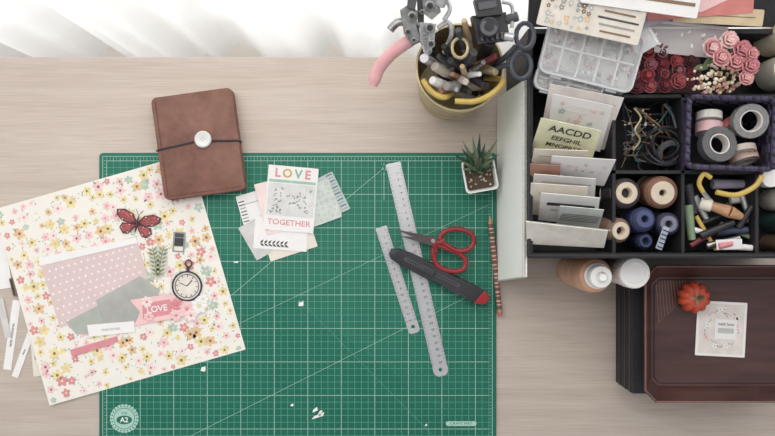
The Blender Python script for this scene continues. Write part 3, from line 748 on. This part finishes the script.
for i in range(N):
    a=Vector(top[i]); b_=Vector(top[(i+1)%N]); k=max(1,int((b_-a).length/.005))
    for j in range(k): dense.append(a+(b_-a)*j/k)
m.tube([(p.x,p.y,.094+.0007*((-1)**i)) for i,p in enumerate(dense)],.0034,wp,8,True)
for i in range(0,len(dense),2): m.ball((dense[i].x,dense[i].y,.096),.0034,wp if i%4 else wb,seg=6,rings=4)
m.done()
def tape(px,py,z,ro,ri,h,mo,mc,rx=0,ry=0,rz=0):
    m=M('washi_tape_roll'); m.mx=TRI(px,py,z,rx,ry,rz)
    m.lathe([(ri+.002,0),(ro,0),(ro,h),(ri+.002,h)],mo,36); m.lathe([(ri,-.0003),(ri+.0015,-.0003),(ri+.0015,h+.0004),(ri,h+.0004),(ri,-.0003)],mc,36)
    for k in range(3):
        r=ri+.002+(ro-ri-.002)*(k+1)/4; m.lathe([(r,h+.0001),(r+.0004,h+.0001)],mat('tape_layer',(130,128,126),.6),36)
    m.done()
tg=mat('tape_grey',(136,134,134),.5,var=.25,scale=300); twh=mat('tape_white',(216,210,204),.5); tbl=mat('tape_charcoal',(88,88,92),.5,var=.2,scale=200)
tape(747,121,.165,.0215,.0125,.014,tg,twh,8,-6)
tape(714,146,.165,.0225,.0115,.014,tbl,twh,-6,4)
tape(742,154,.150,.018,.011,.012,mat('tape_rose',(205,176,166),.5),twh,70,0,10)
tape(709,124,.150,.017,.010,.014,mat('tape_pinkstripe',(226,186,188),.5),white,78,0,-6)
tape(709,113,.155,.016,.010,.010,twh,cream,80,0,-4)
tape(727,126,.14,.016,.010,.010,mat('tape_coral',(190,110,108),.5),cream,40,30,0)
tape(742,147,.163,.016,.010,.008,mat('tape_taupe',(185,172,160),.5),cream,75,0,4)
# --- cord compartment
m=M('cord_coil'); cb=mat('black_cord',(38,38,42),.6)
c0=W(658,148,.13)
pts=[]
for i in range(260):
    a=i*.22; r=.022+.007*math.sin(i*.13); pts.append((c0.x+r*math.cos(a)*.95,c0.y+r*math.sin(a)*.85,T+.125+.014*math.sin(i*.31)+.0001*i))
m.tube(pts,.0017,cb,6); 
m.mx=TRI(668,152,.145,30,10); m.lathe([(.012,0),(.017,0),(.017,.006),(.012,.006),(.012,0)],tbl,24); m.done()
m=M('pin_set')
for i in range(44):
    a=random.uniform(624,654); b_=random.uniform(104,162); e=W(a,b_,.135+random.random()*.014); dv=Vector((random.uniform(-1,1),random.uniform(-1,1),-.3)).normalized()
    m.tube([e,e-dv*.016],.0004,gold if i%3 else steel,4); m.ball(e,.0018,random.choice([mat('pin_teal',(60,120,120),.4),gold,white,mat('pin_red',(150,50,50),.4),darkg,darkg]),seg=6,rings=4)
m.done()
m=M('metal_hook'); m.tube(cat([W(634,108,.16),W(641,118,.16),W(635,130,.16),W(640,140,.155),W(633,150,.15)],5),.0014,gold,6)
m.tube(cat([W(664,104,.155),W(672,114,.155),W(676,128,.155)],5),.002,slate,6); m.done()
m=M('leather_cord_pile')
for i in range(7):
    m.tube(cat([W(622+random.uniform(0,56),102+random.uniform(0,66),.11+random.random()*.03) for _ in range(5)],6),.0012,random.choice([cb,bh,slate,mat('teal_cord',(70,110,112),.6)]),5)
m.done()
# --- spools
def spool(px,py,r,thread,core,h=.055,zt=.165,tilt=(0,0),hole=.004):
    m=M('thread_spool'); m.mx=TRI(px,py,zt,tilt[0],tilt[1])@Matrix.Translation((0,0,-h))
    m.lathe([(hole,0),(r*.95,0),(r,.001),(r*.95,.003),(r*.55,.005)],core,32)
    k=int((h-.008)/.0012)
    prof=[(r*.4,.004)]
    for i in range(k): prof+= [(r*(.93+.04*(i%2))*(1 if 3<i<k-3 else .93),.005+i*.0012)]
    prof+=[(r*.80,.005+k*.0012),(r*.5,.006+k*.0012)]
    m.lathe(prof,thread,32)
    m.lathe([(r*.5,h-.003),(r*.66,h-.003),(r*.70,h-.001),(r*.66,h),(hole+.001,h),(hole,h-.002),(hole,0)],core,32)
    m.lathe([(0,h-.012),(hole,h-.012)],black,16)
    m.done()
corec=mat('spool_cream',(206,190,170),.5)
spool(627,193,.0200,mat('thread_black',(56,50,54),.7,bump=.3,scale=300),corec,hole=.0062)
spool(663,193,.0215,mat('thread_copper',(122,84,68),.6,var=.25,scale=300),corec,tilt=(6,-4))
spool(645,219,.0165,mat('thread_blue',(42,48,82),.6,var=.2,scale=300),mat('spool_blue',(62,72,110),.5),tilt=(-5,0))
spool(621,231,.0165,mat('thread_brown',(120,96,82),.7),corec,tilt=(4,6),hole=.005)
spool(669,224,.0150,mat('thread_purple',(48,48,72),.6),mat('spool_grey',(110,112,130),.5),tilt=(0,-8))
spool(646,241,.0120,mat('thread_navy',(38,42,70),.6),mat('spool_blue'),zt=.15)
m=M('ribbon_card'); m.mx=TRI(662,238,.165,0,20,-20); m.prism(rrect(.009,.030,.001),0,.002,mat('blue_white_card',(176,182,198),.5))
for i in range(5): m.box((0,-.012+i*.0055,.0022),(.009,.0016,.0006),navy)
m.done()
# --- tool compartment
m=M('small_snips')
m.tube(cat([W(703,192,.170),W(699,183,.172),W(704,174,.174),W(711,178,.174)],5),.003,yel,8)
m.tube(cat([W(716,192,.17),W(736,195,.172),W(754,187,.174),W(762,176,.174)],5),.0034,yel,8)
m.tube([W(703,192,.17),W(716,208,.13)],.003,steel); m.done()
m=M('wooden_stamp'); m.cyl(W(712,206,.155),W(730,212,.165),.006,woodh,.0080); m.cyl(W(730,212,.165),W(742,217,.166),.0080,woodh,.0045); m.cyl(W(700,203,.15),W(712,206,.155),.008,cream); m.done()
m=M('assorted_pens')
for a,b_,r,mt in (((688,205,.15),(692,240,.15),.006,mat('marker_green',(130,150,120),.5)),((700,236,.155),(734,222,.16),.005,black),((706,246,.15),(740,238,.155),.005,chrome),((724,246,.155),(752,248,.155),.005,white),((718,246,.162),(732,243,.162),.005,hotpink),
   ((690,246,.15),(716,230,.15),.004,bg_),((738,228,.15),(752,206,.155),.005,black),((694,196,.14),(708,222,.14),.005,steel),((716,232,.145),(748,230,.15),.006,navy),((742,196,.14),(752,226,.145),.004,steel),
   ((688,184,.14),(694,214,.14),.006,darkg),((712,184,.13),(745,184,.13),.007,mat('lilac_tube',(170,162,180),.5)),((730,200,.13),(752,198,.135),.006,cream),((700,224,.14),(720,216,.145),.004,black),((720,224,.14),(752,238,.145),.004,mat('marker_green')),((688,228,.15),(702,232,.15),.004,white),((726,204,.14),(748,222,.15),.0035,darkg),((696,216,.145),(716,250,.15),.003,yel)):
    m.cyl(W(*a),W(*b_),r,mt,r*.8)
m.slab([W(716,240,.165),W(742,239,.165),W(742,249,.163),W(717,250,.163)],.001,white)
m.done()
m=M('glue_bottle'); m.mx=TRI(768,200,.09); m.lathe([(0,0),(.014,0),(.015,.003),(.015,.05),(.009,.058),(.008,.07),(.007,.078),(0,.079)],cream,28); m.done()
m=M('paint_jar'); m.mx=TRI(767,222,.09); m.lathe([(0,0),(.012,0),(.012,.05),(.0135,.052),(.0135,.066),(0,.067)],mat('teal_lid',(76,112,112),.4),28); m.done()
m=M('paint_jar'); m.mx=TRI(768,243,.09); m.lathe([(0,0),(.012,0),(.012,.045),(.0135,.047),(.0135,.06),(0,.061)],mat('tan_lid',(170,140,110),.4),28); m.done()
m=M('paint_jar'); m.mx=TRI(772,178,.17); m.mx.translation.z-=.08; m.lathe([(0,0),(.010,0),(.010,.06),(.0115,.062),(.0115,.078),(0,.08)],white,28); m.done()

# ---------------- bottles
capw=mat('cap_white',(242,241,238),.35,var=.02)
def bottle(x,y,body,capm,h,r):
    m=M('paint_bottle'); m.mx=Matrix.Translation((x,y,T))
    m.lathe([(0,0),(r-.002,0),(r,.002),(r,h*.66),(r*.97,h*.72),(r*.86,h*.78),(r*.5,h*.82),(0,h*.82)],body,40)
    m.lathe([(r+.0002,h*.20),(r+.0002,h*.22)],cream,40); m.lathe([(r+.0002,h*.48),(r+.0002,h*.5)],cream,40)
    c0=h*.82; q=r*.60
    m.lathe([(0,c0),(q*1.15,c0),(q*1.15,c0+.003),(q,c0+.004),(q,h*.93),(q*.92,h*.95),(q*.5,h*.955),(q*.4,h),(q*.3,h+.002),(0,h+.002)],capm,36)
    for i in range(24):
        a=i*math.pi/12; m.cyl((q*math.cos(a),q*math.sin(a),c0+.004),(q*math.cos(a),q*math.sin(a),h*.925),.0007,capm,seg=5)
    m.done()
bottle(.2790,-.0770,mat('tan_paint',(214,164,134),.35),capw,.15,.0250)
m=M('white_bottle'); m.mx=Matrix.Translation((.3275,-.0730,T))
m.lathe([(0,0),(.019,0),(.020,.002),(.020,.085),(.018,.095),(.0,.095)],mat('milky_plastic',(225,214,202),.35),36)
m.lathe([(0,.095),(.0205,.095),(.0205,.128),(.0195,.130),(.014,.1305),(.0135,.129),(0,.129)],capw,36)
for i in range(30):
    a=i*math.pi/15; m.cyl((.0205*math.cos(a),.0205*math.sin(a),.097),(.0205*math.cos(a),.0205*math.sin(a),.127),.0006,capw,seg=5)
m.done()

# ---------------- tray box
TZ=.095
wd,nt,b=nodesmat('dark_mahogany'); L=nt.links.new
tc=nt.nodes.new('ShaderNodeTexCoord'); mp=nt.nodes.new('ShaderNodeMapping'); mp.inputs['Scale'].default_value=(1,9,1)
nz=nt.nodes.new('ShaderNodeTexNoise'); nz.inputs['Scale'].default_value=9; nz.inputs['Detail'].default_value=7
cr=nt.nodes.new('ShaderNodeValToRGB'); cr.color_ramp.elements[0].position=.30; cr.color_ramp.elements[1].position=.72
cr.color_ramp.elements[0].color=col((64,43,41)); cr.color_ramp.elements[1].color=col((88,60,56))
L(tc.outputs['Object'],mp.inputs['Vector']); L(mp.outputs['Vector'],nz.inputs['Vector']); L(nz.outputs['Fac'],cr.inputs['Fac']); L(cr.outputs['Color'],b.inputs['Base Color']); b.inputs['Roughness'].default_value=.3
m=M('keepsake_box')
Bm=W(645,395,TZ-.012)
xl=.3425; yt=-.0955; yb_=Bm.y; xr=.56
m.box(((xl+xr)/2,(yt+yb_)/2,T+(TZ-.020)/2),(xr-xl,yt-yb_,TZ-.020),blackm)
for z in (.02,.045,.066): m.box((xl-.0006,(yt+yb_)/2,T+z),(.0016,yt-yb_,.002),mat('box_trim',(62,56,54),.4))
m.done()
m=M('wooden_tray'); x0_=W(644,0,TZ+.01).x; y0_=W(0,265,TZ+.01).y; y1_=W(0,403,TZ+.01).y; x1_=.575
cxm,cym=(x0_+x1_)/2,(y0_+y1_)/2; hw,hh=(x1_-x0_)/2,(y0_-y1_)/2; ch_=.016
def octo(i): 
    a,b2,c2=hw-i,hh-i,ch_*max(.35,(1-i/.045))
    return [(-a+c2,-b2),(a-c2,-b2),(a,-b2+c2),(a,b2-c2),(a-c2,b2),(-a+c2,b2),(-a,b2-c2),(-a,-b2+c2)]
Z0=TZ-.019
m.mx=Matrix.Translation((cxm,cym,T+Z0))
lv=[(.016,0),(.012,.003),(.001,.026),(0,.028),(.0006,.0295),(.003,.0295),(.004,.028),(.018,.0065),(.020,.006)]
vs=[];[vs.extend([(x,y,z) for x,y in octo(i)]) for i,z in lv]
fs=[(l*8+i,l*8+(i+1)%8,(l+1)*8+(i+1)%8,(l+1)*8+i) for l in range(len(lv)-1) for i in range(8)]+[tuple(range(8)),tuple(range((len(lv)-1)*8,len(lv)*8))]
m.add(vs,fs,wd)
# edge highlight painted as a lighter rim line, and a fine groove around the floor
rimm=mat('tray_rim_highlight',(122,88,80),.25)
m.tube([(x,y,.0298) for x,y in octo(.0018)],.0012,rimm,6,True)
m.tube([(x,y,.0062) for x,y in octo(.022)],.0007,mat('tray_groove',(44,30,30),.5),6,True)
tl_=mat('inlay_light',(116,86,74),.35,var=.15)
Zt=.0064
lxa,lya=-hw+.024,hh-.023
for i in range(15):
    xx=lxa+i*.0040; ln=.058*(1-i/16)
    m.flat([(xx,lya),(xx+.0013,lya),(xx+.0013+.004,lya-ln),(xx+.004,lya-ln)],Zt,tl_)
m.flat([(lxa+.002,lya-.060),(lxa+.0034,lya-.060),(lxa+.064,lya),(lxa+.0622,lya)],Zt,tl_)
m.done(angle=20)
FZ=Z0+.0066
m=M('floral_card'); m.mx=FR(721,329,FZ,-3)
m.prism(rrect(.069,.076,.001,2),0,.0006,white); m.flat(rrect(.062,.069,.001,2),.0007,mat('card_inner',(224,216,208),.7))
m.mx=m.mx@Matrix.Translation((0,0,.0009))
for i in range(34):
    a=i*.2417; rr_=random.uniform(.7,1.0); x,y=.026*rr_*math.cos(a),.029*rr_*math.sin(a); leaf(m,x,y,.007,a+1.8,0,random.choice([lgrey,mint,sage,greyt]))
    if i%3==0: flower(m,x,y,.004,.0001,random.choice([palepink,pink,white]),greyt)
m.box((.006,0,.0004),(.030,.028,.0004),white); m.box((.006,-.002,.0007),(.022,.007,.0002),lgrey); m.text('with love',.006,ink,.006,.007,.0009); m.done(smooth=False)
# pumpkin
m=M('pumpkin_ornament'); m.mx=FR(692,297,TZ-.006); m.mx.translation.z=T+FZ-.0003
pm=mat('pumpkin_orange',(188,72,48),.5,var=.15)
seg=60; vs=[];R=.0220
for k in range(11):
    ph=math.pi*k/10
    for i in range(seg):
        a=2*math.pi*i/seg; rr_=R*(1-.16*abs(math.cos(a*5.0))**5)*(math.sin(ph)**.8 if k not in(0,10) else 0.02)
        vs.append((rr_*math.cos(a),rr_*math.sin(a),R*.72*(1-math.cos(ph)*(1-.35*math.exp(-(math.sin(ph)*3)**2)))))
fs=[(k*seg+i,k*seg+(i+1)%seg,(k+1)*seg+(i+1)%seg,(k+1)*seg+i) for k in range(10) for i in range(seg)]
z_min=min(v[2] for v in vs); vs=[(x,y,z-z_min) for x,y,z in vs]
m.add(vs,fs,pm)
m.tube([(0,0,.018),(.001,.001,.028),(.004,.003,.033)],[.003,.0022,.0026],mat('stem_brown',(100,84,58),.7),8)
for i in range(4): m.ball((.005*math.cos(i*1.6),.005*math.sin(i*1.6),.0255),(.006,.003,.0008),bh,Matrix.Rotation(i*1.6,4,'Z'),8,4)
m.done()

# ---------------- lights
world=bpy.data.worlds.new('World'); bpy.context.scene.world=world; world.use_nodes=True
bgn=world.node_tree.nodes['Background']; bgn.inputs[0].default_value=(.98,.98,1,1); bgn.inputs[1].default_value=.56
def area(name,loc,rot,sx,sy,power,color=(1,1,1)):
    l=bpy.data.lights.new(name,'AREA'); l.shape='RECTANGLE'; l.size=sx; l.size_y=sy; l.energy=power; l.color=color
    o=bpy.data.objects.new(name,l); o.location=loc; o.rotation_euler=rot; bpy.context.scene.collection.objects.link(o)
area('window_daylight',(-.45,.33,1.75),(math.radians(-76),0,0),2.0,1.2,13.5,(1,.985,.965))
area('outdoor_daylight',(0,1.3,1.2),(math.radians(-90),0,0),3.2,2.4,62,(1,.995,.985))
sc=bpy.context.scene
sc.view_settings.view_transform='Standard'
cam=bpy.data.cameras.new('camera'); co=bpy.data.objects.new('camera',cam); co.location=(0,0,T+H); co.rotation_euler=(0,0,0)
cam.sensor_width=36; cam.lens=36*H/(775*S); cam.clip_start=.01
sc.collection.objects.link(co); sc.camera=co
